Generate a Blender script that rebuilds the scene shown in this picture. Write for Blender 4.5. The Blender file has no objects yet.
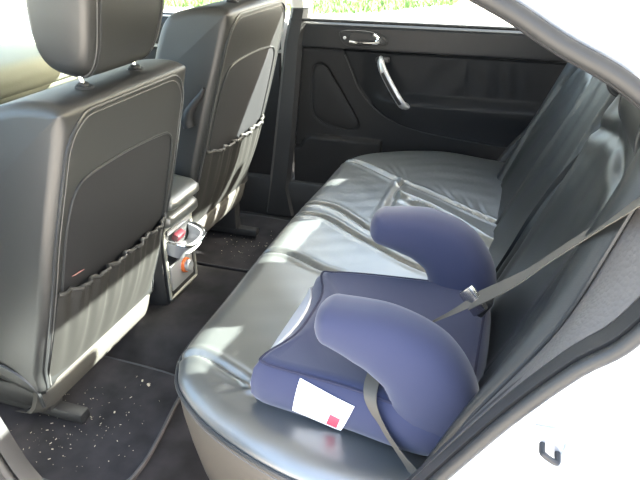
import bpy, bmesh, math, random
from mathutils import Vector, Matrix, noise
import numpy as np
random.seed(3)
rng = np.random.default_rng(3)
C = bpy.context.scene.collection
SC = bpy.context.scene

# ------------------------------------------------------------------ camera, sky, sun, exposure
YAW, PIT, FOC, CAMZ = math.radians(18), math.radians(27), 622.0, 1.13
cd = bpy.data.cameras.new('camera'); cam = bpy.data.objects.new('camera', cd); C.objects.link(cam)
cam.location = (0, 0, CAMZ); cam.rotation_euler = (math.pi/2-PIT, 0, YAW)
cd.sensor_width = 36; cd.lens = 36*FOC/640; cd.clip_start = .01; cd.clip_end = 500
SC.camera = cam
w = bpy.data.worlds.new('sky'); SC.world = w; w.use_nodes = True
wn = w.node_tree; bg = wn.nodes['Background']
sky = wn.nodes.new('ShaderNodeTexSky'); sky.sky_type = 'NISHITA'; sky.sun_disc = False
sky.sun_elevation = math.radians(33); sky.sun_rotation = math.radians(67); sky.air_density = 1.0; sky.dust_density = 7.0; sky.ozone_density = .6
haze = wn.nodes.new('ShaderNodeMix'); haze.data_type = 'RGBA'; haze.blend_type = 'ADD'; haze.inputs['Factor'].default_value = 1; haze.inputs['B'].default_value = (.62, .74, .82, 1)
wn.links.new(sky.outputs[0], haze.inputs['A']); wn.links.new(haze.outputs['Result'], bg.inputs[0]); bg.inputs[1].default_value = 1.75
SUN = Vector((1, .42, .70))
sd = bpy.data.lights.new('sun', 'SUN'); so = bpy.data.objects.new('sun', sd); C.objects.link(so)
sd.energy = 110; sd.angle = math.radians(.6); sd.color = (1, .96, .88)
so.rotation_euler = SUN.to_track_quat('Z', 'Y').to_euler(); so.location = (6, 3, 6)
vs = SC.view_settings; vs.view_transform = 'Standard'; vs.look = 'None'; vs.exposure = 0; vs.gamma = 1; vs.use_curve_mapping = False

# ------------------------------------------------------------------ materials
def mat(name, col, rough=.5, metal=0, spec=.5, bump=None, vary=0, sheen=0, coat=0):
    m = bpy.data.materials.new(name); m.use_nodes = True; nt = m.node_tree
    b = nt.nodes['Principled BSDF']
    b.inputs['Base Color'].default_value = (*col, 1); b.inputs['Roughness'].default_value = rough
    b.inputs['Metallic'].default_value = metal; b.inputs['Specular IOR Level'].default_value = spec
    if sheen: b.inputs['Sheen Weight'].default_value = sheen
    if coat: b.inputs['Coat Weight'].default_value = coat; b.inputs['Coat Roughness'].default_value = .05 if coat == 1 else .37; b.inputs['Coat IOR'].default_value = 1.5 if coat == 1 else 2.0
    if bump or vary:
        tc = nt.nodes.new('ShaderNodeTexCoord')
    if bump:
        prev = None
        for kind, scale, strength in bump:
            if kind == 'v':
                n = nt.nodes.new('ShaderNodeTexVoronoi'); n.inputs['Scale'].default_value = scale; out = n.outputs['Distance']
            else:
                n = nt.nodes.new('ShaderNodeTexNoise'); n.inputs['Scale'].default_value = scale; n.inputs['Detail'].default_value = 4; out = n.outputs['Fac']
            nt.links.new(tc.outputs['Object'], n.inputs['Vector'])
            bn = nt.nodes.new('ShaderNodeBump'); bn.inputs['Strength'].default_value = strength; bn.inputs['Distance'].default_value = .2/scale
            nt.links.new(out, bn.inputs['Height'])
            if prev: nt.links.new(prev.outputs[0], bn.inputs['Normal'])
            prev = bn
        nt.links.new(prev.outputs[0], b.inputs['Normal'])
    if vary:
        n = nt.nodes.new('ShaderNodeTexNoise'); n.inputs['Scale'].default_value = 9; n.inputs['Detail'].default_value = 6
        nt.links.new(tc.outputs['Object'], n.inputs['Vector'])
        r = nt.nodes.new('ShaderNodeMapRange'); r.inputs['From Min'].default_value = .3; r.inputs['From Max'].default_value = .7
        r.inputs['To Min'].default_value = 1-vary; r.inputs['To Max'].default_value = 1+vary
        nt.links.new(n.outputs['Fac'], r.inputs['Value'])
        mx = nt.nodes.new('ShaderNodeMix'); mx.data_type = 'RGBA'; mx.blend_type = 'MULTIPLY'; mx.inputs['Factor'].default_value = 1
        mx.inputs['A'].default_value = (*col, 1)
        nt.links.new(r.outputs[0], mx.inputs['B']); nt.links.new(mx.outputs['Result'], b.inputs['Base Color'])
    return m
M = {}
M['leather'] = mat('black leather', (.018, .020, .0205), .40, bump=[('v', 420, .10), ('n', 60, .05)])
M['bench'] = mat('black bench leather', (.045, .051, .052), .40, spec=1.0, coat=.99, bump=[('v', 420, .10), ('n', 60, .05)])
M['skirt'] = mat('ground-lit bench side leather', (.085, .074, .060), .45, bump=[('v', 420, .10)])  # same black leather; warm light bounced off the ground put into the colour
M['seatleather'] = mat('black seat leather', (.0115, .0125, .013), .48, spec=1.0, bump=[('v', 420, .10), ('n', 40, .04)])
M['piping'] = mat('black leather piping', (.03, .032, .034), .35)
M['thread'] = mat('grey seam stitching', (.10, .10, .10), .6)
M['pocket'] = mat('stretch pocket leather', (.022, .022, .021), .5, bump=[('v', 300, .12)])
M['panelcloth'] = mat('seat back panel vinyl', (.009, .0098, .012), .62, bump=[('n', 300, .15)])
M['trimgrey'] = mat('grey carpeted seat trim', (.055, .052, .046), .9, bump=[('n', 500, .4)])
M['plastic'] = mat('black grained plastic', (.022, .022, .023), .5, bump=[('v', 600, .15)])
M['doorplastic'] = mat('charcoal door plastic', (.010, .0095, .010), .55, spec=.3, bump=[('v', 600, .15)])
M['softblack'] = mat('black padded door leather', (.009, .0098, .0115), .42, spec=.4, bump=[('v', 420, .1)])
M['softinsert'] = mat('black soft door leather', (.008, .0088, .0105), .5, spec=.22, bump=[('v', 420, .1)])
M['grain'] = mat('grained black vinyl', (.10, .094, .09), .5, bump=[('v', 170, .5), ('n', 60, .1)])
M['rubber'] = mat('grey rubber seal', (.020, .020, .020), .5)
M['darkrubber'] = mat('black rubber seal', (.02, .02, .021), .5)
M['paint'] = mat('white car paint', (.80, .82, .84), .25, coat=1)
M['navy'] = mat('navy stretch cloth', (.036, .041, .082), .95, spec=.2, bump=[('n', 700, .15)], sheen=.25)
M['navyseam'] = mat('navy seam', (.02, .022, .05), .9)
M['palegrey'] = mat('pale grey cloth', (.44, .45, .49), .9, bump=[('n', 700, .15)])
M['label'] = mat('white printed label', (.85, .84, .86), .6)
M['red'] = mat('red print', (.62, .06, .10), .6)
M['ink'] = mat('grey print', (.55, .55, .58), .6)
M['belt'] = mat('grey woven belt webbing', (.10, .09, .075), .7, bump=[('n', 900, .3)])
M['steel'] = mat('brushed steel', (.55, .56, .57), .25, 1)
M['chrome'] = mat('chrome', (.80, .81, .83), .12, 1)
M['satin'] = mat('satin silver plastic', (.50, .51, .53), .32, .6)
M['headliner'] = mat('pale headliner cloth', (.72, .70, .65), .95)
M['pillar'] = mat('grey pillar trim', (.10, .098, .095), .6)
M['carpet'] = mat('black floor carpet', (.028, .027, .029), .98, spec=.1, bump=[('n', 900, .8)], vary=.4)
M['matcarpet'] = mat('charcoal mat carpet', (.034, .033, .037), .98, spec=.1, bump=[('n', 900, .8)], vary=.4)
M['matedge'] = mat('mat edging tape', (.04, .043, .05), .8)
M['crumb'] = mat('pale crumb', (.5, .45, .35), .9)
M['paper'] = mat('pink paper', (.50, .25, .23), .8)
M['orange'] = mat('orange socket ring', (.75, .16, .03), .4)
M['darkred'] = mat('dark red plastic', (.05, .006, .010), .4)
M['beigeplastic'] = mat('beige console edging', (.25, .245, .21), .5)
M['dash'] = mat('grey dashboard skin', (.21, .22, .17), .8, bump=[('v', 200, .2)])
M['gravel'] = mat('pale gravel', (.30, .28, .25), .95, bump=[('n', 30, .5)], vary=.25)
M['grass'] = mat('grass blades', (.11, .19, .05), .7, vary=.4)
M['gold'] = mat('olive pleat', (.05, .05, .045), .5)
def glassmat():
    m = bpy.data.materials.new('window glass'); m.use_nodes = True; nt = m.node_tree; nt.nodes.clear()
    o = nt.nodes.new('ShaderNodeOutputMaterial'); t = nt.nodes.new('ShaderNodeBsdfTransparent'); t.inputs[0].default_value = (.93, .96, .94, 1)
    g = nt.nodes.new('ShaderNodeBsdfGlossy'); g.inputs['Roughness'].default_value = .02
    x = nt.nodes.new('ShaderNodeMixShader'); x.inputs[0].default_value = .06
    nt.links.new(t.outputs[0], x.inputs[1]); nt.links.new(g.outputs[0], x.inputs[2]); nt.links.new(x.outputs[0], o.inputs[0])
    return m
M['glass'] = glassmat()

# ------------------------------------------------------------------ helpers (all geometry is given in world coordinates)
def origin(o):
    v = Vector((0, 0, 0))
    while o: v += o.location; o = o.parent
    return v
def tag(o, label=None, cat=None, group=None, kind=None):
    if label: o['label'] = label
    if cat: o['category'] = cat
    if group: o['group'] = group
    if kind: o['kind'] = kind
    return o
def thing(name, loc, label, cat, group=None):
    o = bpy.data.objects.new(name, None); C.objects.link(o); o.location = loc; o.empty_display_size = .05
    return tag(o, label, cat, group)
class MB:
    def __init__(s): s.v = []; s.f = []
    def add(s, v, f):
        b = len(s.v); s.v += [tuple(p) for p in v]; s.f += [tuple(i+b for i in q) for q in f]; return s
    def build(s, name, m, parent=None, smooth=True, fix=True):
        off = origin(parent)
        me = bpy.data.meshes.new(name)
        me.from_pydata([(p[0]-off.x, p[1]-off.y, p[2]-off.z) for p in s.v], [], s.f); me.update()
        if fix:
            bm = bmesh.new(); bm.from_mesh(me); bmesh.ops.remove_doubles(bm, verts=bm.verts, dist=1e-6)
            bmesh.ops.recalc_face_normals(bm, faces=bm.faces); bm.to_mesh(me); bm.free()
        me.materials.append(m)
        for p in me.polygons: p.use_smooth = smooth
        if smooth:
            try: me.set_sharp_from_angle(angle=math.radians(40))
            except Exception: pass
        o = bpy.data.objects.new(name, me); C.objects.link(o)
        if parent: o.parent = parent
        return o
    def grid(s, P, cu=False, cv=False):
        P = np.asarray(P, float); nu, nv = P.shape[:2]; f = []
        for i in range(nu if cu else nu-1):
            for j in range(nv if cv else nv-1):
                a, b = i, (i+1) % nu; c, d = j, (j+1) % nv
                f.append((a*nv+c, b*nv+c, b*nv+d, a*nv+d))
        return s.add(P.reshape(-1, 3).tolist(), f)
    def loft(s, rings, cap=True, closed=True):
        P = np.asarray(rings, float); s.grid(P, False, closed)
        if cap:
            n = P.shape[1]
            for r, rev in ((P[0], 1), (P[-1], 0)):
                q = list(range(n)); s.add(r.tolist(), [tuple(q[::-1] if rev else q)])
        return s
    def slab(s, P, th):
        # solid sheet: P grid, th vector or array of offsets
        P = np.asarray(P, float); Q = P+np.asarray(th, float); nu, nv = P.shape[:2]
        s.grid(P); s.grid(Q)
        e = [(i, 0) for i in range(nu)]+[(nu-1, j) for j in range(1, nv)]+[(i, nv-1) for i in range(nu-2, -1, -1)]+[(0, j) for j in range(nv-2, 0, -1)]
        A = np.array([P[i, j] for i, j in e]); B = np.array([Q[i, j] for i, j in e])
        s.grid(np.stack([A, B]), False, True); return s
    def tube(s, path, r, n=8, closed=False, rad=None, flat=1.0):
        P = np.asarray(path, float); m = len(P); rings = []
        up = None
        for i in range(m):
            t = (P[(i+1) % m]-P[i-1]) if closed else P[min(i+1, m-1)]-P[max(i-1, 0)]
            t = t/(np.linalg.norm(t)+1e-12)
            if up is None:
                up = np.array([0, 0, 1.]) if abs(t[2]) < .9 else np.array([1., 0, 0])
            up = up-t*(up@t); up /= np.linalg.norm(up)+1e-12; sd_ = np.cross(t, up)
            rr = r if rad is None else rad[i]
            rings.append([P[i]+rr*(math.cos(a)*up*flat+math.sin(a)*sd_) for a in np.linspace(0, 2*math.pi, n, endpoint=False)])
        if closed: return s.grid(np.array(rings), True, True)
        return s.loft(rings)
    def box(s, c, size, r=.005, seg=2, rot=None):
        bm = bmesh.new(); bmesh.ops.create_cube(bm, size=1); bmesh.ops.scale(bm, vec=size, verts=bm.verts)
        if r: bmesh.ops.bevel(bm, geom=bm.edges[:], offset=min(r, min(size)*.49), segments=seg, profile=.5, affect='EDGES')
        if rot is not None: bmesh.ops.transform(bm, matrix=rot, verts=bm.verts)
        bm.verts.index_update()
        s.add([v.co+Vector(c) for v in bm.verts], [[v.index for v in f.verts] for f in bm.faces]); bm.free(); return s
    def disc(s, c, axis, r, h, n=24):
        a = Vector(axis).normalized(); q = a.to_track_quat('Z', 'Y').to_matrix()
        ring = lambda rr, z: [tuple(Vector(c)+q @ Vector((rr*math.cos(t), rr*math.sin(t), z))) for t in np.linspace(0, 2*math.pi, n, endpoint=False)]
        b = min(h, r)*.25
        return s.loft([ring(r, 0), ring(r, h-b), ring(r-b, h)])
def cat(P, n=8, closed=False):
    P = np.asarray(P, float); m = len(P); out = []
    for i in range(m if closed else m-1):
        g = (lambda k: P[k % m]) if closed else (lambda k: P[k] if 0 <= k < m else (2*P[0]-P[1] if k < 0 else 2*P[-1]-P[-2]))
        p0, p1, p2, p3 = g(i-1), g(i), g(i+1), g(i+2)
        for k in range(n):
            t = k/n
            out.append(.5*(2*p1+(p2-p0)*t+(2*p0-5*p1+4*p2-p3)*t*t+(3*p1-p0-3*p2+p3)*t**3))
    if not closed: out.append(P[-1])
    return np.array(out)
def resamp(P, n):
    P = np.asarray(P, float); d = np.r_[0, np.cumsum(np.linalg.norm(np.diff(P, axis=0), axis=1))]
    t = np.linspace(0, d[-1], n); return np.stack([np.interp(t, d, P[:, k]) for k in range(P.shape[1])], 1)
def dist_poly(x, y, poly):
    """distance of points to polyline (arrays)"""
    best = np.full(np.shape(x), 1e9)
    for (x0, y0), (x1, y1) in zip(poly[:-1], poly[1:]):
        dx, dy = x1-x0, y1-y0; L = dx*dx+dy*dy+1e-12
        t = np.clip(((x-x0)*dx+(y-y0)*dy)/L, 0, 1)
        best = np.minimum(best, np.hypot(x-x0-t*dx, y-y0-t*dy))
    return best
def sstep(a, b, x): t = np.clip((x-a)/(b-a), 0, 1); return t*t*(3-2*t)
def fbm(x, y, s, seed=0):
    return np.array([[noise.noise((a*s+seed, b*s, seed*.7)) for a, b in zip(r, q)] for r, q in zip(x, y)])

# ------------------------------------------------------------------ setting: ground, floor, roof
tag(MB().grid([[(x, y, -.32) for y in np.linspace(-30, 60, 8)] for x in np.linspace(-60, 40, 8)]).build('ground', M['gravel'], smooth=False), kind='structure')
gb = MB()
for i in range(16000):
    x = rng.uniform(-13, -1.5); edge = 11.3+.12*(x+1)*0+max(0, (x+3.2))*1.2
    y = edge+rng.exponential(2.2)+rng.normal(0, .15)
    h = rng.uniform(.05, .14); a = rng.uniform(0, 3.14); wdt = .02; lx, ly = rng.normal(0, .06, 2)
    c, s_ = math.cos(a)*wdt, math.sin(a)*wdt
    gb.add([(x-c, y-s_, -.33), (x+c, y+s_, -.33), (x+lx, y+ly, -.32+h)], [(0, 1, 2)])
tag(gb.build('grass', M['grass'], fix=False), 'bright green grass growing on the verge beyond the far windows', 'grass', kind='stuff')

# floor pan with raised tunnel
fx = np.linspace(-2.3, .1, 49); fy = np.linspace(.66, 2.42, 60)
def floorz(x, y):
    t = 1-sstep(.17, .30, abs(y-1.48)); z = .085*t
    z = z+.10*sstep(.76, .66, y)*0
    return z
tag(MB().slab([[(x, y, floorz(x, y)-.012) for y in fy] for x in fx], (0, 0, -.05)).build('floor', M['carpet']), kind='structure')

# roof: painted skin over pale headliner
HX = .24                       # rear edge of the roof at its centre
def roofz(x, y):
    q = abs((y-1.48)/.88)
    return 1.245-.035*q**4-.10*max(0, (x+.5)/.6)**2
def roofpt(u, v, dz):
    y = .62+v*1.61; q = abs((y-1.48)/.88)
    xr = HX-.04+.04*q*q*0
    x = -1.75+u*(xr+1.75)
    return (x, y, roofz(x, y)+dz)
us, vs_ = np.linspace(0, 1, 24), np.linspace(0, 1, 24)

# ------------------------------------------------------------------ car body (painted skin, seals, latch)
car = thing('car', (-.3, 1.48, -.1), 'white car with its near rear doorway open, seen from outside, far doors shut', 'car')
MB().slab([[roofpt(u, v, .012) for v in vs_] for u in us], (0, 0, .02)).build('roof_panel', M['paint'], car)
tag(MB().slab([[roofpt(u, v, -.012) for v in vs_] for u in us], (0, 0, .018)).build('ceiling', M['headliner']), kind='structure')
LOOP = [(-.80, 1.17), (-.4, 1.17), (-.17, 1.125), (-.038, 1.07), (.026, 1.035), (.098, .997), (.18, .925), (.188, .835), (.146, .738), (.101, .687),
        (.047, .61), (-.005, .523), (-.115, .33), (-.21, .185), (-.33, .11), (-.52, .08), (-.69, .10), (-.785, .18), (-.835, .29), (-.90, .5), (-.91, .8)]
TGT = [(-.95, 1.235), (-.4, 1.24), (-.16, 1.225), (.0, 1.205), (.12, 1.185), (.28, 1.14), (.5, 1.05), (.9, .92), (1.2, .86), (1.25, .6),
       (1.25, .35), (.9, .2), (.5, 0), (.1, -.1), (-.3, -.1), (-.52, -.1), (-.7, -.1), (-.95, -.1), (-1.0, .2), (-1.05, .5), (-1.0, .8)]
lp = cat(LOOP, 10, True); tg = cat(TGT, 10, True)
tan = np.roll(lp, -1, 0)-np.roll(lp, 1, 0); tan /= np.linalg.norm(tan, axis=1)[:, None]
nrm = np.stack([-tan[:, 1], tan[:, 0]], 1)          # outward for this winding
if ((lp+nrm*.01-lp.mean(0))**2).sum() < ((lp-lp.mean(0))**2).sum(): nrm = -nrm
def ring(off, y): q = lp+nrm*off; return np.stack([q[:, 0], np.full(len(q), y), q[:, 1]], 1)
def skiny(z): return .47+.16*sstep(.75, 1.24, z)
t3 = np.stack([tg[:, 0], skiny(tg[:, 1]), tg[:, 1]], 1)
r4 = ring(.085, .545); r4b = .75*r4+.25*t3; r4b[:, 1] = np.minimum(r4[:, 1], .535)
MB().grid(np.stack([ring(.004, .625), ring(.014, .612), ring(.045, .605), ring(.06, .60), ring(.068, .575), r4, r4b, t3]), False, True).build('body_side', M['paint'], car)
MB().tube(ring(0, .610), .0085, 10, True, flat=1.0).build('door_seal', M['rubber'], car)
MB().grid(np.stack([ring(-.002, .618), ring(-.010, .617), ring(-.013, .63), ring(-.012, .65)]), False, True).build('seal_lip', M['darkrubber'], car)
lo = [i for i in range(len(lp)) if lp[i, 0] < -.55 and lp[i, 1] < .55]
MB().slab(np.stack([ring(o_, y_)[lo] for o_, y_ in ((.006, .606), (.03, .600), (.058, .595), (.07, .57), (.09, .535))]), (0, .004, 0)).build('sill_trim', M['rubber'], car)
# latch striker on the painted jamb
st = MB().box((.086, .594, .592), (.036, .006, .046), .003).build('door_striker', M['satin'], car)
MB().tube(cat([(.080, .594, .590), (.080, .578, .590), (.083, .574, .589), (.095, .574, .582), (.098, .578, .581), (.098, .594, .581)], 4), .0036, 8).build('striker_loop', M['plastic'], st)
# far side of the shell: rear pillar, sills, rear quarter, parcel shelf surround, bonnet
def quad_slab(a, b, c, d, th, n=6):
    a, b, c, d = map(np.array, (a, b, c, d))
    return [[(a*(1-u)+b*u)*(1-v)+(d*(1-u)+c*u)*v for v in np.linspace(0, 1, n)] for u in np.linspace(0, 1, n)], th
P, th = quad_slab((.14, 2.33, 1.10), (.16, 2.33, .70), (1.2, 2.4, .70), (.75, 2.33, .92), (0, .04, 0)); MB().slab(P, th).build('rear_quarter', M['paint'], car)
P, th = quad_slab((.13, 2.24, 1.16), (.34, 2.26, 1.10), (.78, 2.36, .92), (.40, 2.34, .90), (0, .03, 0)); MB().slab(P, th).build('rear_pillar', M['paint'], car)
P, th = quad_slab((-.9, 2.36, -.05), (-.9, 2.36, .12), (1.2, 2.36, .12), (1.2, 2.36, -.05), (0, .06, 0)); MB().slab(P, th).build('sill', M['paint'], car)
P, th = quad_slab((.62, .5, .90), (.62, 2.4, .90), (1.4, 2.4, .86), (1.4, .5, .86), (0, 0, -.03)); MB().slab(P, th).build('boot_lid', M['paint'], car)
P, th = quad_slab((-2.25, .5, .66), (-2.25, 2.42, .66), (-3.3, 2.35, .55), (-3.3, .55, .55), (0, 0, -.03)); MB().slab(P, th).build('bonnet', M['paint'], car)
MB().tube(cat([(-.83, 2.21, 1.225), (-.4, 2.22, 1.22), (0, 2.23, 1.185), (.2, 2.26, 1.12)], 6), .015, 10).build('roof_rail', M['paint'], car)
MB().tube(cat([(-2.35, 2.38, .70), (-2.0, 2.36, .92), (-1.7, 2.25, 1.12), (-1.3, 2.22, 1.2), (-.83, 2.21, 1.22)], 6), .035, 10).build('front_pillar', M['paint'], car)
MB().tube(cat([(.20, 2.285, .80), (.152, 2.285, .70), (.11, 2.285, .59), (.04, 2.285, .455), (-.02, 2.285, .36), (-.1, 2.285, .2)], 6), .016, 8, flat=1.4).build('door_seal', M['darkrubber'], car)
# near front door (shut) and the near rear door swung open on its hinges, both beside the viewer
P, th = quad_slab((-1.0, .52, -.1), (-1.0, .50, .80), (-2.3, .52, .80), (-2.3, .54, -.1), (0, .09, 0)); nd = MB().slab(P, th).build('near_front_door', M['paint'], car)
P, th = quad_slab((-1.0, .58, .80), (-.95, .68, 1.2), (-1.66, .70, 1.17), (-2.25, .60, .80), (0, .004, 0)); MB().slab(P, th).build('window_glass', M['glass'], nd)
hx, hy, ex, ey = -1.02, .47, -1.27, -.42
P, th = quad_slab((hx, hy, -.08), (hx, hy, .80), (ex, ey, .82), (ex+.05, ey+.18, -.08), (-.05, .012, 0)); od = MB().slab(P, th).build('open_door', M['paint'], car)
P, th = quad_slab((hx+.004, hy, -.06), (hx+.004, hy, .79), (ex+.004, ey+.02, .80), (ex+.054, ey+.2, -.06), (.05, -.012, 0)); MB().slab(P, th).build('door_lining', M['doorplastic'], od)
P, th = quad_slab((hx, hy, .80), (hx+.02, hy-.03, 1.2), (ex+.1, ey+.30, 1.12), (ex, ey, .82), (-.005, .001, 0)); MB().slab(P, th).build('window_glass', M['glass'], od)
# glass
P, th = quad_slab((HX-.03, .74, 1.165), (HX-.03, 2.22, 1.165), (.72, 2.30, .92), (.72, .66, .92), (0, 0, .004)); tag(MB().slab(P, th).build('window_1', M['glass']), kind='structure')
P, th = quad_slab((-1.62, .72, 1.20), (-1.62, 2.24, 1.20), (-2.28, 2.36, .70), (-2.28, .6, .70), (0, 0, .004)); tag(MB().slab(P, th).build('window_2', M['glass']), kind='structure')
# parcel shelf behind the rear seat
P, th = quad_slab((.26, .72, .86), (.26, 2.26, .86), (.70, 2.34, .88), (.70, .62, .88), (0, 0, -.03)); tag(MB().slab(P, th).build('trim_2', M['plastic']), kind='structure')

# far centre pillar between the doors
bp = MB()
prof = lambda z, xf, xr, y: [(xf, y+.06, z), (xf, y+.015, z), (xf+.015, y, z), (xr-.015, y, z), (xr, y+.015, z), (xr, y+.06, z)]
bp.loft([prof(-.0, -1.0, -.86, 2.29), prof(.12, -.98, -.885, 2.29), prof(.26, -.96, -.868, 2.295), prof(.5, -.93, -.845, 2.305), prof(.72, -.90, -.825, 2.31), prof(.845, -.87, -.80, 2.31)])
tag(bp.build('trim_1', M['plastic']), kind='structure')
tag(MB().loft([prof(.85, -.87, -.80, 2.308), prof(1.21, -.84, -.765, 2.18)]).build('trim_3', M['headliner']), kind='structure')
tag(MB().box((-1.0, 2.37, .05), (2.6, .14, .22), .02).build('trim_4', M['plastic']), kind='structure')

# ------------------------------------------------------------------ near side trim between backrest and doorway
st_ = thing('side_trim', (.15, .70, .6), 'grained black vinyl side panel curving down between the backrest and the doorway', 'trim panel')
n = 40
cA = resamp(cat([(.16, .80, .95), (.128, .80, .83), (.105, .80, .765), (.072, .775, .665), (.02, .755, .545), (-.03, .735, .44), (-.075, .72, .34), (-.13, .70, .2)], 8), n)
cB = resamp(cat([(.185, .745, .95), (.146, .73, .845), (.098, .72, .691), (.053, .715, .598), (-.004, .71, .491), (-.057, .705, .354), (-.12, .69, .2)], 8), n)
cC = resamp(cat([(.20, .645, .93), (.176, .645, .836), (.134, .642, .745), (.090, .638, .695), (.036, .636, .618), (-.017, .634, .531), (-.127, .636, .336), (-.222, .64, .2)], 8), n)
def band(a, b, bulge, k=9, nrm_=None):
    rows = []
    for i in range(k):
        t = i/(k-1); d = bulge*math.sin(math.pi*t)
        rows.append(a*(1-t)+b*t+np.array([-.75, -.35, .5])*d)
    return np.array(rows)
MB().slab(band(cA, cB, .016), (.02, .01, -.01)).build('padded_edge', M['leather'], st_)
MB().slab(band(cB, cC, .004), (.02, .012, -.01)).build('panel', M['grain'], st_)
MB().tube(cB+np.array([-.004, -.002, .002]), .0032, 6).build('piping', M['piping'], st_)
MB().tube(cB+np.array([.004, -.012, -.004]), .0016, 6).build('stitching', M['thread'], st_)

# ------------------------------------------------------------------ rear bench
bench = thing('rear_bench_seat', (-.3, 1.48, .1), 'long black leather rear bench with wrinkled cushion and reclined backrest', 'car seat')
YN, YF = .655, 2.295
FRONT = [(-.10, .655), (-.264, .661), (-.422, .714), (-.53, .785), (-.574, .85), (-.59, .92), (-.592, 1.1), (-.598, 1.3), (-.60, 1.48)]
half = cat([(.04, .655)]+FRONT, 10)
outl = resamp(np.vstack([half, np.stack([half[::-1][1:, 0], 2*1.48-half[::-1][1:, 1]], 1)]), 420)   # near back corner round the front to the far one
SEAMS = [(list(map(tuple, cat([(-.60, .87), (-.56, .877), (-.536, .878), (-.498, .867), (-.444, .843), (-.386, .819), (-.3, .80), (-.1, .80), (.03, .80)], 4))), .007, .0065),
         (list(map(tuple, cat([(-.60, 1.325), (-.569, 1.327), (-.527, 1.329), (-.479, 1.31), (-.415, 1.277), (-.358, 1.259), (-.324, 1.245), (-.2, 1.22), (.03, 1.21)], 4))), .007, .0065),
         (list(map(tuple, cat([(-.60, 1.655), (-.574, 1.652), (-.533, 1.656), (-.479, 1.639), (-.427, 1.596), (-.38, 1.554), (-.343, 1.525), (-.2, 1.44), (.03, 1.38)], 4))), .007, .006),
         (list(map(tuple, cat([(-.60, 1.57), (-.567, 1.570), (-.525, 1.575), (-.476, 1.558), (-.418, 1.514), (-.364, 1.473), (-.314, 1.44), (-.2, 1.37), (.03, 1.32)], 4))), .007, .006),
         (list(map(tuple, cat([(-.60, 2.06), (-.573, 2.055), (-.513, 2.041), (-.425, 1.975), (-.333, 1.899), (-.268, 1.865), (-.164, 1.805), (-.042, 1.736), (.03, 1.70)], 4))), .008, .007),
         ([(-.332, 1.60), (-.335, 1.75), (-.334, 1.835), (-.333, 1.899)], .008, .008),
         ([(-.32, 1.765), (-.302, 1.76), (-.212, 1.718), (-.116, 1.654), (-.04, 1.572), (.03, 1.53)], .006, .006)]
CREASES = [[(-.49, .822), (-.444, .821), (-.393, .82)], [(-.475, .808), (-.43, .814), (-.397, .816)], [(-.44, .805), (-.409, .812), (-.386, .819)], [(-.45, .79), (-.41, .805), (-.38, .818)],
           [(-.48, 2.085), (-.42, 2.029), (-.351, 1.921)], [(-.453, 2.128), (-.407, 2.054), (-.348, 1.941)], [(-.489, 2.03), (-.425, 1.99), (-.346, 1.91)], [(-.40, 2.11), (-.36, 2.02), (-.33, 1.92)],
           [(-.24, 1.96), (-.19, 1.88), (-.15, 1.81)], [(-.16, 1.93), (-.12, 1.85), (-.09, 1.77)], [(-.09, 1.88), (-.07, 1.81), (-.05, 1.75)]]
def topz(x, y):
    z = .368-.02*sstep(-.3, .0, x)+0*x
    for poly, dep, wd in SEAMS:
        d = dist_poly(x, y, poly)
        z = z-dep*np.exp(-(d/wd)**2)+dep*.55*np.exp(-((d-2.5*wd)/(1.3*wd))**2)-.002*np.exp(-(d/.03)**2)
    for poly in CREASES:
        d = dist_poly(x, y, poly); t = dist_poly(x, y, poly[-1:]*2)
        z = z+(-.0026*np.exp(-(d/.0055)**2)+.0016*np.exp(-((d-.012)/.007)**2))*np.exp(-(t/.085)**2)
    # padded centre piece between its two seams
    l2 = 1.899-.56*(x+.333); l3 = 1.765-.70*(x+.302)
    cen = sstep(-.02, .0, l2-y)*sstep(-.02, .0, y-l3)*sstep(-.345, -.325, x)
    z = z+.020*cen*(1-np.clip((y-l3)/np.maximum(l2-l3, .03), 0, 1))+.001*cen
    z = z+.0005*np.sin(38*y+9*x+2*np.sin(14*x))*sstep(-.58, -.5, x)*(1-.6*cen)+.0003*np.sin(83*y-21*x+3*np.sin(9*x))*sstep(-.56, -.45, x)
    return z
# rings: from the floor up the skirt, over the piping edge and in to the middle
cx = np.array([-.16, 1.48])
on = np.roll(outl, -1, 0)-np.roll(outl, 1, 0); on[0] = outl[1]-outl[0]; on[-1] = outl[-1]-outl[-2]
on /= np.linalg.norm(on, axis=1)[:, None]; inn = np.stack([on[:, 1], -on[:, 0]], 1)
if (((outl+inn*.01)-cx)**2).sum() > ((outl-cx)**2).sum(): inn = -inn
rings = []
for off, z in ((.045, .06), (.03, .12), (.015, .2), (.005, .27), (.001, .32), (.002, .337)):
    q = outl+inn*off; rings.append(np.stack([q[:, 0], q[:, 1], np.full(len(q), z)], 1))
side_rings = rings
MB().grid(np.stack(side_rings[:])).build('cushion_skirt', M['skirt'], bench)
top = []
edge = outl+inn*.002
K = 170
for k in range(K):
    t = (k/(K-1))
    # march inwards: first along the inner normal, then blend toward the spine line y from near to far at the centre
    d = .08*min(1, t/.25)
    p1 = outl+inn*(.002+d)
    spine = np.stack([np.full(len(outl), .035), np.clip(outl[:, 1], .95, 2.01)], 1)
    s = max(0, (t-.25)/.75)
    q = p1*(1-s)+spine*s
    dd = np.linalg.norm(q-edge, axis=1)
    r = .05
    drop = np.where(dd < r, (.368-.337)*(1-np.sqrt(np.clip(1-((r-dd)/r)**2, 0, 1))), 0)
    top.append(np.stack([q[:, 0], q[:, 1], topz(q[:, 0], q[:, 1])-drop], 1))
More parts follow.
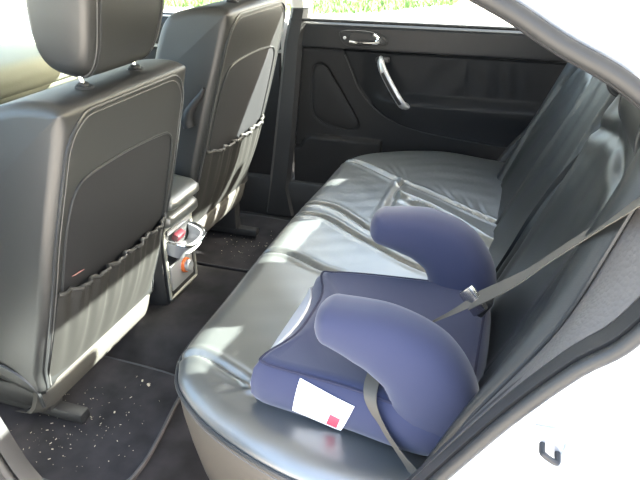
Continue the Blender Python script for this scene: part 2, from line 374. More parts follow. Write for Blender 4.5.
# rear strip closing the cushion below the backrest is hidden by it
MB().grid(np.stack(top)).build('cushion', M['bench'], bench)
pp = np.stack([outl[:, 0], outl[:, 1], np.full(len(outl), .337)], 1)
MB().tube(pp, .0042, 8).build('piping', M['piping'], bench)
pp2 = outl+inn*.0015; MB().tube(np.stack([pp2[:, 0], pp2[:, 1], np.full(len(outl), .322)], 1), .0014, 6).build('stitching', M['thread'], bench)

# backrest: height field over the reclined plane
def bk(s, y, d):        # s up the slope, d out of the face (towards the front)
    B = np.array([-.02, .34]); T = np.array([.205, .885]); a = (T-B)/np.linalg.norm(T-B); nn = np.array([-a[1], a[0]])
    p = B+a*s+nn*d
    return (p[0], y, p[1])
LB = float(np.hypot(.225, .545))
BS = [([(0, 1.275), (.3, 1.30), (.45, 1.32), (.56, 1.33)], .016, .010), ([(0, 1.685), (.3, 1.66), (.45, 1.64), (.56, 1.63)], .016, .010),
      ([(0, .90), (.2, .885), (.36, .90), (.46, .96), (.50, 1.10), (.49, 1.20), (.465, 1.30)], .007, .012),
      ([(0, 2.06), (.2, 2.075), (.36, 2.06), (.46, 2.0), (.50, 1.86), (.49, 1.76), (.465, 1.67)], .007, .012)]
def bdepth(s, y):
    e = np.minimum(y-.73, 2.25-y)
    d = .05*np.sqrt(np.clip(1-(1-np.clip(e/.07, 0, 1))**2, 0, 1))-.05
    d = d+.022*np.exp(-((y-.84)/.07)**2)+.022*np.exp(-((y-2.12)/.07)**2)      # side bolsters
    d = d-.05*(1-np.sqrt(np.clip(1-np.clip((s-(LB-.06))/.06, 0, 1)**2, 0, 1)))
    for poly, dep, wd in BS:
        q = dist_poly(s, y, poly)
        d = d-dep*np.exp(-(q/wd)**2)+dep*.4*np.exp(-((q-2.4*wd)/(1.6*wd))**2)
    d = d+.002*np.sin(34*y+6*np.sin(5*s)+8*s)*sstep(.1, .25, s)+.001*np.sin(60*y-14*s)*sstep(.25, .4, s)
    return d
ss = np.linspace(0, LB, 90); ys = np.linspace(.73, 2.25, 200)
S_, Y_ = np.meshgrid(ss, ys, indexing='ij'); D_ = bdepth(S_, Y_)
def bface(s0, s1, y0, y1, ns, ny, lift=0, back=-.10):
    a, b = np.meshgrid(np.linspace(s0, s1, ns), np.linspace(y0, y1, ny), indexing='ij'); d = bdepth(a, b)+lift
    Pf = np.array([[bk(a[i, j], b[i, j], d[i, j]) for j in range(ny)] for i in range(ns)])
    Pb = np.array([[bk(a[i, j], b[i, j], back) for j in range(ny)] for i in range(ns)])
    return MB().slab(Pf, Pb-Pf)
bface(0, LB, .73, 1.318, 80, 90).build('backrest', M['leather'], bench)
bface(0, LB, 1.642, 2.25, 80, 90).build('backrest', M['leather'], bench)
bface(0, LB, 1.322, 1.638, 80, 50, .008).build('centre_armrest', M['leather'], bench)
bface(-.05, .0, .73, 2.25, 4, 60, -.012).build('backrest_base', M['leather'], bench)
def headrest(par, c, size, tilt, m, face=-1, piping=True, posts=True):
    """rounded pad, face pointing to -x (rear seat) or both; c centre"""
    lx, ly, lz = size; R_ = Matrix.Rotation(tilt, 3, 'Y')
    ny, nk = 28, 48; P = []
    for j in range(ny+1):
        v = -1+2*j/ny; vv = math.copysign(1-(1-abs(v))**1.8, v) if True else v
        sc = (1-abs(vv)**5.5)**(1/5.5) if abs(vv) < 1 else 0
        row = []
        for k in range(nk):
            a = 2*math.pi*k/nk; ca, sa = math.cos(a), math.sin(a)
            e = 2/3.2
            x = math.copysign(abs(ca)**e, ca)*lx/2*(.25+.75*sc); z = math.copysign(abs(sa)**e, sa)*lz/2*(.35+.65*sc)
            if z < 0: x *= 1-.12*(-z/(lz/2))
            if abs(vv) >= 1: x *= .0; z *= .0 if False else 1
            p = R_ @ Vector((x, 0, z)); row.append((c[0]+p.x, c[1]+vv*ly/2*(1-.10*max(0, -z/(lz/2))), c[2]+p.z))
        P.append(row)
    return MB().grid(P, False, True)
def post(par, x, y, z0, z1, lean):
    p = MB().tube([(x-lean*t, y, z0+(z1-z0)*t) for t in np.linspace(0, 1, 5)], .0055, 10).build('headrest_post', M['chrome'], par)
    q = MB(); q.disc((x+.001, y, z0-.004), (.12, 0, 1), .019, .012); q.disc((x, y, z0+.006), (.12, 0, 1), .011, .008)
    q.build('post_collar', M['plastic'], par)
def seam_ring(c, size, tilt, v, rr, m, par, nm='piping'):
    lx, ly, lz = size; R_ = Matrix.Rotation(tilt, 3, 'Y'); sc = (1-abs(v)**5.5)**(1/5.5); pts = []
    for k in range(64):
        a = 2*math.pi*k/64; ca, sa = math.cos(a), math.sin(a); e = 2/3.2
        x = math.copysign(abs(ca)**e, ca)*lx/2*(.25+.75*sc); z = math.copysign(abs(sa)**e, sa)*lz/2*(.35+.65*sc)
        if z < 0: x *= 1-.12*(-z/(lz/2))
        p = R_ @ Vector((x, 0, z)); pts.append((c[0]+p.x, c[1]+v*ly/2*(1-.10*max(0, -z/(lz/2))), c[2]+p.z))
    return MB().tube(pts, rr, 6, True).build(nm, m, par)
for yc, wd, hz, cz in ((.985, .285, .17, .915), (1.435, .28, .13, .885), (1.985, .27, .17, .915)):
    h = headrest(bench, (.205, yc, cz), (.10, wd, hz), .25, M['leather']).build('headrest', M['leather'], bench)
    for sgn in (-1, 1): seam_ring((.205, yc, cz), (.10, wd, hz), .25, sgn*.80, .003, M['piping'], h)

# ------------------------------------------------------------------ front seats
BX, BZ = -1.0, .10
ax_, az_ = .2937, .956
def make_seat(yc, label, lever=True, up=0):
    t = thing('front_seat', (-1.15, yc, .0), label, 'car seat', 'front seats seen from behind')
    def W(s, y, d): return (BX+ax_*s+az_*d, yc+y, BZ+up+az_*s-ax_*d)
    prof = np.array([(.03, 0), (.1, .004), (.2, .007), (.35, .009), (.5, .007), (.62, .005), (.70, .003), (.742, -.001), (.756, -.012), (.757, -.04), (.744, -.085), (.722, -.13), (.68, -.185),
                     (.6, -.20), (.45, -.195), (.3, -.19), (.15, -.18), (.03, -.17)])
    pc = resamp(cat(prof, 6, True), 130)[:-1] if False else cat(prof, 6, True)
    pt = np.roll(pc, -1, 0)-np.roll(pc, 1, 0); pt /= np.linalg.norm(pt, axis=1)[:, None]; pn = np.stack([pt[:, 1], -pt[:, 0]], 1)
    ctr = pc.mean(0)
    if (((pc+pn*.01)-ctr)**2).sum() > ((pc-ctr)**2).sum(): pn = -pn
    HW, R = .25, .027
    for _ in range(3): pn = (np.roll(pn, 1, 0)+pn+np.roll(pn, -1, 0))/3
    pn /= np.linalg.norm(pn, axis=1)[:, None]
    nx_ = np.roll(pt, -1, 0); kap = np.arccos(np.clip((pt*nx_).sum(1), -1, 1))/(np.linalg.norm(np.roll(pc, -1, 0)-pc, axis=1)+1e-9)
    wt = np.clip(.7/(kap*R+1e-6), .25, 1)
    wt = np.min([np.roll(wt, k) for k in range(-2, 3)], 0)
    for _ in range(6): wt = (np.roll(wt, 1)+wt+np.roll(wt, -1))/3
    pn = pn*wt[:, None]
    def wf(s): return 1.0+.02*math.sin(3*s)-.08*float(sstep(.42, .78, s))
    P = []
    for y in [-1, -.995, -.97, -.93, -.88, -.80]+list(np.linspace(-.7, .7, 15))+[.80, .88, .93, .97, .995, 1]:
        ya = y*HW; e = max(0, (abs(ya)-(HW-R))/R); ins = R*(1-math.sqrt(max(0, 1-e*e)))
        q = pc+pn*ins
        P.append([W(s, ya*wf(s)-(0), d) for s, d in q])
    MB().loft(P).build('backrest', M['seatleather'], t)
    # double stitched seam round the rear edge
    kmax = int(np.argmax(pc[:, 0])); rs, rd = pc[:kmax+1, 0], pc[:kmax+1, 1]
    def dsurf(s, ya): e = min(1, max(0, (abs(ya)-(HW-R))/R)); return float(np.interp(s, rs, rd))-R*(1-math.sqrt(1-e*e))
    def rearpath(inset, lift, st=.745):
        yw = HW-inset; pts = []
        for s in np.linspace(.05, .655, 24): pts.append((s, -yw))
        for a in np.linspace(.1, math.pi/2, 8): pts.append((.66+(st-.66)*math.sin(a), -yw+.07*(1-math.cos(a))))
        for y in np.linspace(-yw+.09, yw-.09, 18): pts.append((st, y))
        pts += [(s, -y) for s, y in pts[:32]][::-1]
        return [W(s, y*wf(s), dsurf(s, y)+lift) for s, y in pts]
    pip = MB().tube(cat(rearpath(.018, .0005), 2), .0034, 6); pip.build('piping', M['piping'], t)
    st = MB().tube(cat(rearpath(.028, .0006, .735), 2), .0013, 5); st.build('stitching', M['thread'], t)
    # inset rear panel
    ow = [(-.20, .05), (-.204, .2), (-.21, .42), (-.203, .53), (-.18, .585), (-.13, .603), (0, .61), (.13, .603), (.175, .59), (.195, .55), (.205, .42), (.21, .2), (.20, .05)]
    oc = cat(ow, 6)
    lid = []
    for k in np.linspace(0, 1, 8):
        lid.append([W(s*(1-k)+.3*k if False else .3+(s-.3)*(1-k), y*(1-k), np.interp(.3+(s-.3)*(1-k), prof[:8, 0], prof[:8, 1])+.0035*min(1, k*8+.2)) for y, s in oc])
    MB().grid(lid, False, True).build('back_panel', M['panelcloth'], t)
    MB().tube([W(s, y, np.interp(s, prof[:8, 0], prof[:8, 1])+.002) for y, s in oc], .003, 6).build('panel_edging', M['piping'], t)
    # gathered map pocket
    ns, ny = 30, 90; PP = []
    for i in range(ns):
        u = i/(ns-1); row = []
        for j in range(ny):
            v = -1+2*j/(ny-1); y = v*(.226-.004*u); s = .035+u*(.285+.012*v*v)
            bulge = .022*math.sin(math.pi*min(1, u*1.0)*.62+.15)*(1-v**6)
            pl = .0045*math.sin(16*v+2.2*math.sin(2.3*v+1)+1.5*u)*u**.7+.0035*math.sin(41*v+u*2)*u*u
            gather = .0015*math.sin(95*v+3*math.sin(9*v))*sstep(.86, .95, u)
            d = np.interp(s, prof[:8, 0], prof[:8, 1])+.004+bulge+(pl+gather)*(1-v**8)
            row.append(W(s, y, d))
        PP.append(row)
    PP = np.array(PP); pk = MB().slab(PP, np.array([-.0035, 0, .001])).build('map_pocket', M['pocket'], t)
    MB().tube(PP[-1]+np.array([0, 0, .001]), .0055, 7, rad=[.0055+.0012*math.sin(j*1.25) for j in range(ny)]).build('elastic_hem', M['pocket'], pk)
    # lower rear trim and seat base
    rows = []
    for s, d in ((.06, .010), (.045, .018), (.0, .020), (-.03, .016), (-.055, .004), (-.07, -.03)):
        rows.append([W(s, y, d-.03*max(0, (abs(y)-.2)/.045)**2) for y in np.linspace(-.243, .243, 24)])
    MB().slab(rows, (-.012, 0, 0)).build('lower_trim', M['trimgrey'], t)
    cu = MB(); R5 = []
    for x, hw, z0, z1 in ((-1.52, .20, .22, .30), (-1.50, .235, .19, .33), (-1.40, .25, .16, .345), (-1.2, .255, .14, .33), (-1.08, .25, .11, .29), (-1.0, .245, .085, .24), (-.985, .235, .10, .22)):
        R5.append([(x, yc+hw*math.copysign(abs(math.cos(a))**.45, math.cos(a)), up+(z0+z1)/2+(z1-z0)/2*math.copysign(abs(math.sin(a))**.45, math.sin(a))) for a in np.linspace(0, 2*math.pi, 40, endpoint=False)])
    cu.loft(R5).build('cushion', M['seatleather'], t)
    MB().tube(cat([(-1.45, yc-.254, .24), (-1.2, yc-.258, .225), (-1.07, yc-.254, .20), (-1.0, yc-.248, .15), (-.99, yc-.242, .09)], 6)+np.array([0, 0, up]), .005, 6).build('piping', M['piping'], t)
    for sg in (-1, 1):
        MB().box((-1.2, yc+sg*.19, .035), (.56, .035, .03), .006).build('seat_rail', M['plastic'], t)
        MB().box((-1.2, yc+sg*.19, .075+up/2), (.40, .05, .07+up), .012).build('rail_bracket', M['plastic'], t)
    HC, HS = (-.845, yc+.012, .978+up), (.155, .29, .25)
    # headrest on two chrome posts
    hr = headrest(t, HC, HS, .18, M['seatleather']).build('headrest', M['seatleather'], t)
    for sg in (-1, 1):
        seam_ring(HC, (HS[0]+.0005, HS[1], HS[2]+.001), .18, sg*.74, .0024, M['piping'], hr)
        seam_ring(HC, (HS[0]+.0005, HS[1], HS[2]+.001), .18, sg*.80, .0012, M['thread'], hr, 'stitching')
        post(t, -.837, yc+sg*.092, .833+up, .890+up, .012)
    # recliner lever on the flank facing the doorway
    if not lever: return t
    lv = MB(); pth = [W(s, 0, d) for s, d in ((.405, -.045), (.42, -.055), (.45, -.055), (.48, -.045), (.515, -.028), (.535, -.024))]
    lv.tube([(p[0], yc-.2495, p[2]) for p in pth], .01, 10, rad=[.020, .022, .016, .011, .009, .006]).build('recliner_lever', M['plastic'], t)
    return t
make_seat(1.135, 'nearer black leather front seat, its headrest and stitched top right before the doorway', False)
make_seat(1.842, 'farther black leather front seat beyond the centre console, sunlit along its outer back edge', True, .09)
slip = MB().slab([[(-.885+.012*u-.02*v*0, .955+.03*v, .437+.006*u-.002*v) for v in np.linspace(0, 1, 5)] for u in np.linspace(0, 1, 4)], (.001, 0, .002))
tag(slip.build('paper_slip', M['paper']), 'small pink paper slip sticking out of the nearer seat back pocket', 'paper')

# ------------------------------------------------------------------ centre console
con = thing('centre_console', (-1.15, 1.48, .07), 'dark centre console between the front seats with padded armrest lid and open ashtray', 'console')
cb = MB()
sec = lambda x, hw, z0, z1: [(x, 1.48+hw*math.copysign(abs(math.cos(a))**.35, math.cos(a)), (z0+z1)/2+(z1-z0)/2*math.copysign(abs(math.sin(a))**.35, math.sin(a))) for a in np.linspace(0, 2*math.pi, 36, endpoint=False)]
cb.loft([sec(-1.7, .10, .05, .30), sec(-1.4, .10, .05, .31), sec(-1.05, .098, .05, .335), sec(-.965, .096, .06, .335), sec(-.945, .09, .07, .33)])
cb.build('body', M['plastic'], con)
MB().loft([sec(-1.36, .06, .355, .37), sec(-1.34, .092, .338, .392), sec(-1.2, .098, .336, .40), sec(-1.0, .098, .336, .395), sec(-.93, .094, .338, .388), sec(-.905, .082, .345, .378), sec(-.90, .06, .352, .37)]).build('armrest_base', M['bench'], con)
MB().loft([sec(-1.36, .06, .405, .42), sec(-1.34, .092, .396, .44), sec(-1.2, .10, .395, .45), sec(-1.0, .10, .395, .448), sec(-.925, .096, .396, .44), sec(-.895, .082, .402, .43), sec(-.888, .06, .408, .42)]).build('armrest_lid', M['bench'], con)
# rear face: framed plate with ashtray and socket
MB().box((-.943, 1.48, .215), (.012, .165, .245), .006).build('rear_plate', M['plastic'], con)
fr = [(-.935, 1.40, .10), (-.935, 1.40, .33), (-.935, 1.56, .33), (-.935, 1.56, .10)]
MB().tube(resamp(fr+[fr[0]], 60)[:-1], .0045, 6, True).build('edging', M['beigeplastic'], con)
ash = thing('tmp', (0, 0, 0), None, None); bpy.data.objects.remove(ash)
tr = MB()
zc = .275; y0, y1 = 1.41, 1.55
o1 = [(-.935, y0, zc+.02), (-.895, y0+.004, zc+.012), (-.868, y0+.02, zc+.004), (-.86, 1.48, zc+.002), (-.868, y1-.02, zc+.004), (-.895, y1-.004, zc+.012), (-.935, y1, zc+.02)]
rim = cat(o1, 6); low = rim*1.0; low[:, 2] -= .045; low[:, 0] = -.935+(low[:, 0]+.935)*.55
inner = rim.copy(); inner[:, 1] = 1.48+(inner[:, 1]-1.48)*.86; inner[:, 0] = -.935+(inner[:, 0]+.935)*.80
tray = MB().grid(np.stack([inner+np.array([0, 0, -.03]), inner, rim, low])).build('ashtray', M['satin'], con)
tray['label'] = 'open silver rimmed ashtray'
MB().tube(rim+np.array([0, 0, .001]), .0045, 8).build('rim', M['chrome'], tray)
MB().grid(np.stack([inner+np.array([0, 0, -.028]), np.stack([np.full(len(inner), -.935), inner[:, 1], inner[:, 2]-.03], 1)])).build('tray_bottom', M['satin'], tray)
MB().box((-.918, 1.455, .297), (.022, .045, .022), .004, rot=Matrix.Rotation(.4, 4, 'Y')).build('snuffer', M['darkred'], tray)
MB().box((-.93, 1.48, .318), (.006, .13, .014), .003).build('hood', M['satin'], tray)
sk = MB(); sk.box((-.934, 1.475, .165), (.008, .13, .085), .004); socket = sk.build('socket_plate', M['satin'], con)
MB().disc((-.931, 1.49, .175), (1, 0, .1), .024, .010).build('socket_ring', M['orange'], socket)
MB().disc((-.922, 1.49, .175), (1, 0, .1), .019, .014).build('socket_cap', M['satin'], socket)

# ------------------------------------------------------------------ doors on the far side
DX0, DX1 = -.865, .20
door = car
YD = 2.335
CURVE = cat([(-.665, .70), (-.635, .636), (-.59, .545), (-.495, .464), (-.35, .418), (-.158, .396), (.0, .385), (.2, .38)], 8)
def curve_below(x): return np.interp(x, CURVE[:, 0], CURVE[:, 1])
def doorh(x, z):
    inside = np.where(x > -.665, sstep(-.006, .014, z-curve_below(x)), 0)*(z < .704)
    up = sstep(.698, .706, z)
    h = .012*up+.004*inside
    h = h-.010*np.exp(-((z-.702)/.004)**2)
    # rounding at top
    h = h-.03*sstep(.782, .808, z)**2
    # armrest ledge: swells below z .545 behind the pull
    led = inside*sstep(-.56, -.40, x)*(1-sstep(.525, .56, z))
    h = h+.058*led*(1-.25*sstep(.535, .40, z))
    # scooped lead-in of insert
    h = h-.016*inside*(1-sstep(-.60, -.5, x))
    # speaker
    sp = dist_poly(x, z, SPK)
    h = h-.005*np.exp(-(sp/.004)**2)
    # bin line at the bottom
    bx = z-(.362-.05*np.clip((-.79-x)/.05, 0, 1)**2)
    h = h+np.where((x < -.50), .02*(1-sstep(-.012, .004, bx)), .02*(1-sstep(-.012, .004, bx))*0+.0)
    # folds in the soft insert
    fold = inside*sstep(-.42, -.3, x)*sstep(.55, .60, z)*(1-sstep(.64, .70, z))
    h = h+.003*fold*np.sin(70*(x+.25*(z-.6)*np.sign(x+.2))+3*np.sin(11*x))*(1-sstep(-.05, .05, x))
    return h
SPK = [tuple(p) for p in cat([(-.765, .643), (-.735, .635), (-.70, .585), (-.645, .50), (-.602, .425), (-.618, .398), (-.68, .398), (-.745, .415), (-.783, .455), (-.79, .55), (-.785, .62)], 5, True)]; SPK.append(SPK[0])
def dpatch(mask_fn, m, nm, xa, xb, za, zb, nx, nz, lift=0, par=None):
    X, Z = np.meshgrid(np.linspace(xa, xb, nx), np.linspace(za, zb, nz), indexing='ij')
    if mask_fn: Z = mask_fn(X, Z)
    Hh = doorh(X, Z)+lift
    P = np.stack([X, YD-Hh, Z], 2)
    return MB().slab(P, np.stack([np.zeros_like(X), (YD+.03)-P[:, :, 1], np.zeros_like(X)], 2)).build(nm, m, par or door)
# lower panel (below the curve, with the speaker), the soft insert, and the upper band
def lowmap(X, Z):
    top = np.where(X < -.665, .702, np.minimum(.702, curve_below(X))); return .10+(top-.10)*(Z-.10)/(.70-.10)
door = dpatch(lowmap, M['doorplastic'], 'rear_door', DX0, DX1, .10, .70, 190, 110)
door['label'] = 'far rear door panel with leather insert, silver pull handle and speaker'
def insmap(X, Z):
    b = curve_below(X); return b+(.702-b)*Z
ins = dpatch(insmap, M['softinsert'], 'armrest_insert', -.664, DX1, 0, 1, 160, 90)
dpatch(None, M['softblack'], 'upper_trim', DX0, DX1, .703, .808, 80, 24)
cp = np.stack([CURVE[:, 0], YD-.004-doorh(CURVE[:, 0], CURVE[:, 1])*.9, CURVE[:, 1]], 1); MB().tube(cp[2:], .003, 6).build('edging', M['plastic'], door)
spm = MB(); sc_ = np.array(SPK[:-1]); cc = sc_.mean(0)
spm.grid([[(cc[0]+(p[0]-cc[0])*k, YD-.0035-.004*(1-k**4), cc[1]+(p[1]-cc[1])*k) for p in sc_] for k in (.96, .9, .7, .4, .05)], False, True); spm.build('speaker_grille', M['doorplastic'], door)
MB().tube([(p[0], YD-.003, p[1]) for p in sc_], .0032, 6, True).build('speaker_ring', M['doorplastic'], door)
MB().tube([(x, YD-.020, .808) for x in np.linspace(DX0, DX1, 12)], .006, 8).build('glass_channel', M['darkrubber'], door)
MB().tube([(x, YD-.0155, .793) for x in np.linspace(DX0, DX1, 12)], .0018, 6).build('bright_strip', M['rubber'], door)
P, th = quad_slab((DX0, YD+.012, .80), (DX0+.06, YD-.12, 1.20), (.10, YD-.10, 1.15), (.17, YD+.012, .80), (0, .004, 0)); MB().slab(P, th).build('window_glass', M['glass'], door)
P, th = quad_slab((DX0, YD+.03, .05), (DX0, YD+.03, .79), (DX1, YD+.03, .79), (DX1-.25, YD+.03, .05), (0, .05, 0)); MB().slab(P, th).build('outer_skin', M['paint'], door)
# release handle: oval bezel, dark cup, chrome lever, lock button
bz = thing_b = None
bo = cat([(-.672, .772), (-.62, .777), (-.56, .775), (-.515, .762), (-.495, .742), (-.51, .727), (-.57, .722), (-.64, .722), (-.665, .735), (-.675, .755)], 5, True); bc = bo.mean(0)
yb = YD-.014
bez = MB().grid([[(bc[0]+(p[0]-bc[0])*k, yb-d, bc[1]+(p[1]-bc[1])*k) for p in bo] for k, d in ((1.03, -.004), (1.0, .004), (.9, .006), (.05, .0045))], False, True).build('handle_bezel', M['plastic'], door)
MB().tube([(bc[0]+(p[0]-bc[0])*.96, yb-.005, bc[1]+(p[1]-bc[1])*.96) for p in bo], .0028, 6, True).build('bezel_rim', M['rubber'], door)
cupo = cat([(-.632, .768), (-.575, .771), (-.535, .764), (-.522, .748), (-.535, .732), (-.59, .728), (-.632, .731), (-.64, .75)], 5, True); c2 = cupo.mean(0)
MB().grid([[(c2[0]+(p[0]-c2[0])*k, yb-d, c2[1]+(p[1]-c2[1])*k) for p in cupo] for k, d in ((1.0, .0075), (.93, .0085), (.9, .0055), (.05, .0052))], False, True).build('handle_cup', M['darkrubber'], door)
hl = MB(); hl.tube(cat([(-.635, yb-.011, .738), (-.59, yb-.018, .736), (-.54, yb-.017, .737), (-.522, yb-.011, .742)], 5), .006, 8, flat=1.1)
hl.tube(cat([(-.535, yb-.012, .738), (-.528, yb-.013, .752), (-.545, yb-.010, .766)], 5), .006, 8)
hl.build('release_lever', M['chrome'], door)
MB().disc((-.655, yb-.005, .75), (0, -1, 0), .006, .006, 12).build('lock_button', M['satin'], door)
# slanted pull handle
pc = cat([(-.515, 2.315, .672), (-.507, 2.285, .668), (-.49, 2.264, .642), (-.46, 2.252, .598), (-.43, 2.247, .556), (-.412, 2.255, .530), (-.408, 2.285, .522)], 5)
MB().tube(pc, .0125, 12, flat=1.75).build('pull_handle', M['satin'], door)
MB().tube(pc[7:-7]+np.array([0, -.0075, 0]), .0075, 10, flat=1.9).build('grip_pad', M['plastic'], door)
MB().box((-.505, 2.306, .680), (.05, .03, .02), .006).build('handle_mount', M['plastic'], door)
# front door beyond the seats
fd = car
def fpanel(nm, m, za, zb, d):
    X, Z = np.meshgrid(np.linspace(-1.98, -.93, 30), np.linspace(za, zb, 12), indexing='ij'); P = np.stack([X, np.full_like(X, YD-d)+.02*sstep(zb-.03, zb, Z), Z], 2)
    return MB().slab(P, np.stack([0*X, YD+.03-P[:, :, 1], 0*X], 2)).build(nm, m, fd)
fd = fpanel('front_door', M['doorplastic'], .10, .67, 0); fd['label'] = 'far front door glimpsed behind the front seats'; fpanel('upper_trim', M['softblack'], .685, .805, .012)
MB().tube([(x, YD-.012, .678) for x in np.linspace(-2.2, -.93, 8)], .006, 6).build('trim_strip', M['satin'], fd)
MB().tube([(x, YD-.008, .797) for x in np.linspace(-2.2, -.93, 8)], .003, 6).build('bright_strip', M['satin'], fd)
P, th = quad_slab((-1.75, 2.27, 1.06), (-1.66, 2.21, 1.21), (-.86, 2.17, 1.23), (-.86, 2.25, 1.08), (0, .03, .0)); MB().slab(P, th).build('sun_block_frame', M['darkrubber'], fd)  # unseen band over the window, added to keep sun off the dashboard
P, th = quad_slab((-2.25, YD+.012, .80), (-1.66, YD-.10, 1.17), (-.90, YD-.12, 1.19), (-.93, YD+.012, .80), (0, .004, 0)); MB().slab(P, th).build('window_glass', M['glass'], fd)
P, th = quad_slab((-2.2, YD+.03, .05), (-2.2, YD+.03, .79), (-.9, YD+.03, .79), (-.9, YD+.03, .05), (0, .05, 0)); MB().slab(P, th).build('outer_skin', M['paint'], fd)

# ------------------------------------------------------------------ dashboard
da = thing('dashboard', (-1.9, 1.48, .3), 'sunlit grey dashboard showing behind the nearest headrest', 'dashboard')
dp = cat([(-2.3, .685), (-2.1, .70), (-1.85, .705), (-1.74, .70), (-1.70, .685), (-1.69, .65), (-1.70, .62), (-1.72, .59), (-1.76, .565), (-1.80, .55)], 5)
MB().slab([[(x, y, z+.0*y) for y in np.linspace(.72, 2.31, 24)] for x, z in dp], (-.03, 0, -.03)).build('upper_dash', M['dash'], da)
MB().box((-1.90, 1.48, .36), (.26, 1.5, .42), .05).build('lower_dash', M['plastic'], da)

# ------------------------------------------------------------------ booster cushion
bo_ = thing('booster_seat', (-.2, .955, .372), 'navy cloth child booster cushion with two curved arms on the rear bench', 'booster seat')
def bsec(z, ins):
    pts = [(-.385, .80), (-.372, .775), (-.32, .765), (-.2, .752), (-.08, .735), (-.02, .75), (.005, .80), (.005, 1.10), (-.02, 1.15), (-.1, 1.165), (-.25, 1.155), (-.345, 1.135), (-.38, 1.11), (-.39, .95)]
    q = cat(pts, 6, True); c = np.array([-.2, .955]); d = q-c; L = np.linalg.norm(d, axis=1)[:, None]
    q = q-d/L*ins
    q[:, 0] += max(0, z-.395)*.75*np.exp(-((q[:, 1]-.96)/.13)**4)*sstep(-.30, -.36, q[:, 0])
    return np.stack([q[:, 0], q[:, 1], np.full(len(q), z)], 1)
base = MB().loft([bsec(.366, .02), bsec(.374, .008), bsec(.39, 0), bsec(.415, .0), bsec(.44, .006), bsec(.455, .018), bsec(.463, .035)])
R0 = [bsec(.463, .035)]
def padtop(q, k):
    c = np.array([-.2, .955]); r = q.copy(); r[:, :2] = c+(q[:, :2]-c)*k; r[:, 2] = .463-.018*(1-k)**.8; return r
base.grid(np.stack([padtop(R0[0], k) for k in (1, .85, .6, .3, .02)]), False, True)
base.build('base_cushion', M['navy'], bo_)
# pale grey cloth along the front edge
q0 = bsec(.39, 0)
idx = [i for i in range(len(q0)) if q0[i, 0] < -.33 and .785 < q0[i, 1] < 1.125]
idx.sort(key=lambda i: q0[i, 1])
rr = []
for k in range(6):
    row = []
    for n_, i in enumerate(idx):
        bell = max(0.05, math.sin(math.pi*n_/(len(idx)-1)))**.6; zz = .392+.052*bell*k/5
        row.append(bsec(zz, np.interp(zz, [.39, .415, .44, .455], [0, 0, .006, .018]))[i]+np.array([-.003, 0, .0035]))
    rr.append(row)
MB().slab(np.array(rr), (.004, 0, -.003)).build('front_band', M['palegrey'], bo_)
sq = bsec(.4555, .0175); MB().tube(sq, .0026, 6, True).build('seam', M['navyseam'], bo_)
def arm(side, yc):
    path = cat([(-.078, .385), (-.066, .43), (-.070, .475), (-.098, .52), (-.145, .547), (-.19, .557), (-.235, .562)], 8)
    m = len(path); rings = []
    for i in range(m):
        t = i/(m-1); tg_ = path[min(i+1, m-1)]-path[max(i-1, 0)]; tg_ /= np.linalg.norm(tg_); nn = np.array([-tg_[1], tg_[0]])
        hh = np.interp(t, [0, .25, .5, .8, .93, 1], [.07, .072, .066, .050, .042, .038]); hw = np.interp(t, [0, .4, .8, 1], [.056, .056, .050, .045])
        y = yc+side*.012*math.sin(t*3)-side*.0
        ring_ = []
        for a in np.linspace(0, 2*math.pi, 28, endpoint=False):
            ca, sa = math.cos(a), math.sin(a); ex = .8
            o = math.copysign(abs(sa)**ex, sa)*hh; yy = math.copysign(abs(ca)**ex, ca)*hw
            p = path[i]+nn*o; ring_.append((p[0], y+yy, p[1]))
        rings.append(ring_)
    # rounded tip
    last = np.array(rings[-1]); cen = last.mean(0); dirn = np.array([-.95, 0, .12])
    for k in np.linspace(.15, 1, 7):
        f = math.sqrt(max(0.0004, 1-k*k)); rings.append((cen+(last-cen)*f+dirn*.032*k).tolist())
    a_ = MB().loft(rings).build('arm', M['navy'], bo_)
    sp = [(rings[i][j][0], rings[i][j][1], rings[i][j][2]+.0005) for i in range(12, m-1) for j in [9 if side < 0 else 5]]
    MB().tube(sp, .0018, 6).build('seam', M['navyseam'], a_)
arm(-1, .80); arm(1, 1.165)
# warranty style label on the near flank
def flank(x, z):
    zs = [.36, .37, .39, .415, .44, .455]; ins = np.interp(z, zs, [.02, .008, 0, 0, .006, .018])
    pts = cat([(-.372, .775), (-.32, .765), (-.2, .752), (-.08, .735)], 6); y = np.interp(x, pts[:, 0], pts[:, 1]); return y+ins*.9-.0015
def decal(corners, m, nm, lift, n_=10, par=None):
    a, b, c, d = [np.array(p) for p in corners]; P = []
    for u in np.linspace(0, 1, n_):
        row = []
        for v in np.linspace(0, 1, n_):
            x, z = (a*(1-u)+b*u)*(1-v)+(d*(1-u)+c*u)*v; row.append((x, flank(x, z)-lift, z))
        P.append(row)
    return MB().slab(P, (0, .0012, 0)).build(nm, m, par or bo_)
lab = decal([(-.286, .451), (-.186, .434), (-.210, .368), (-.297, .388)], M['label'], 'care_label', .001); lab['label'] = 'white label with red square'
decal([(-.227, .406), (-.209, .402), (-.217, .376), (-.235, .380)], M['red'], 'red_square', .0022, 4, lab)
for (xa, xb, z) in ((-.284, -.280, .404), (-.268, -.259, .404), (-.255, -.250, .410), (-.246, -.241, .417)):
    decal([(xa, z+.0022), (xb, z+.0035), (xb, z+.0012), (xa, z)], M['ink'], 'print_line', .0022, 3, lab)

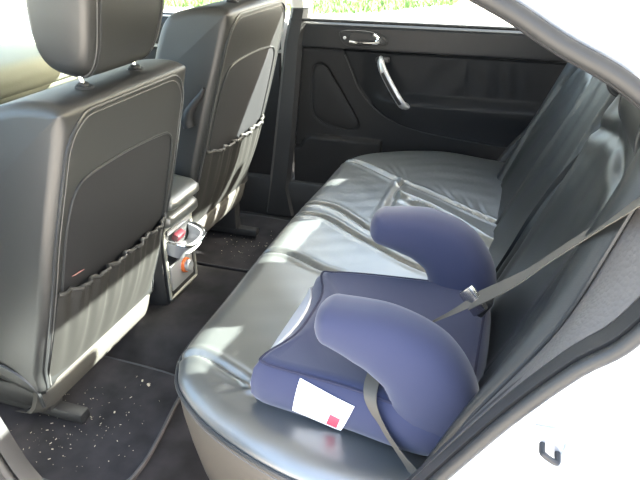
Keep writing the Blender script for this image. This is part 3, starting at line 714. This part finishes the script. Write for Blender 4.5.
# ------------------------------------------------------------------ seat belt
sb = thing('seat_belt', (-.02, .95, .48), 'grey seat belt crossing from the doorway side over the booster', 'seat belt')
def ribbon(path, wdir, wd, nseg=8, th=.0012):
    c = cat(path, nseg); wv = cat(wdir, nseg); wv = wv/np.linalg.norm(wv, axis=1)[:, None]
    tv = np.gradient(c, axis=0); nv = np.cross(tv, wv); nv /= np.linalg.norm(nv, axis=1)[:, None]
    P = np.stack([c-wv*wd/2, c, c+wv*wd/2]); return MB().slab(P, np.stack([nv*th]*3))
SHOULDER = [(0.150, 0.680, 0.885), (0.139, 0.700, 0.861), (0.121, 0.745, 0.816), (0.081, 0.830, 0.723), (0.038, 0.900, 0.633), (-.03, .97, .535)]
ribbon(SHOULDER, [(.46, .55, .42), (.46, .55, .42), (.46, .55, .42), (.44, .6, .42), (.40, .65, .45), (.3, .7, .5)], .042).build('shoulder_webbing', M['belt'], sb)
ribbon([(-.03, .97, .535), (-.07, .955, .508), (-.12, .93, .478), (-.155, .86, .470), (-.165, .80, .468), (-.160, .752, .456), (-.135, .738, .418), (-.105, .728, .385), (-.075, .718, .355), (-.05, .708, .30)],
       [(.2, .7, .5), (.45, .3, .5), (.6, .1, .35), (.6, .05, .1), (.6, 0, .1), (.6, -.3, .2), (.5, -.5, .3), (.5, -.5, .35), (.6, -.3, .4), (.6, -.1, .5)], .026).build('lap_webbing', M['belt'], sb)
MB().box((-.03, .972, .533), (.05, .012, .034), .004, rot=Matrix.Rotation(-.5, 4, 'Z') @ Matrix.Rotation(.7, 4, 'Y')).build('tongue', M['steel'], sb)
MB().box((-.015, .995, .515), (.028, .03, .04), .006, rot=Matrix.Rotation(.5, 4, 'Y')).build('buckle', M['plastic'], sb)

# ------------------------------------------------------------------ floor mats and crumbs
def floor_mat(outline, label, zf):
    t = thing('floor_mat', (outline[0][0], outline[0][1], 0), label, 'floor mat', 'rear floor mats')
    q = cat(outline, 6, True); c = q.mean(0)
    top = [[(c[0]+(p[0]-c[0])*k, c[1]+(p[1]-c[1])*k, zf+h) for p in q] for k, h in ((1, -.01), (1, .004), (.985, .008), (.7, .008), (.35, .008), (.02, .008))]
    MB().grid(top, False, True).build('carpet', M['matcarpet'], t)
    MB().tube([(p[0], p[1], zf+.006) for p in q], .004, 6, True).build('edging', M['matedge'], t)
    return t
floor_mat([(-1.2, .80), (-1.25, .95), (-1.25, 1.15), (-1.2, 1.19), (-.85, 1.185), (-.77, 1.15), (-.745, 1.05), (-.72, .88), (-.74, .80), (-.85, .765)], 'charcoal carpet floor mat behind the nearer front seat, dotted with crumbs', 0)
floor_mat([(-1.3, 1.80), (-1.3, 2.0), (-1.25, 2.2), (-1.1, 2.23), (-.85, 2.22), (-.75, 2.15), (-.74, 1.85), (-.8, 1.79), (-1.1, 1.785)], 'charcoal carpet floor mat behind the farther front seat', 0)
cr = MB()
for i in range(260):
    if i < 180: x, y = rng.normal(-.93, .09), rng.normal(.93, .10)
    else: x, y = rng.normal(-.95, .07), rng.normal(1.95, .09)
    if not (-1.12 < x < -.75 and (.8 < y < 1.16 or 1.82 < y < 2.15)): continue
    s = abs(rng.normal(.0002, .0003))+.0002; L_ = s*rng.choice([1, 1, 2, 4]); a = rng.uniform(0, 6)
    cr.box((x, y, .009), (L_*2, s*1.6, s*1.5), 0, rot=Matrix.Rotation(a, 4, 'Z'))
for x, y, s in ((-.855, 1.12, .005), (-.88, 1.13, .0035), (-.88, 1.0, .003)): cr.box((x, y, .0105), (s*1.6, s, s), 0, rot=Matrix.Rotation(x*30, 4, 'Z'))
tag(cr.build('crumbs', M['crumb'], smooth=False, fix=False), 'pale crumbs and dry grass bits scattered on the floor mats', 'crumbs', kind='stuff')
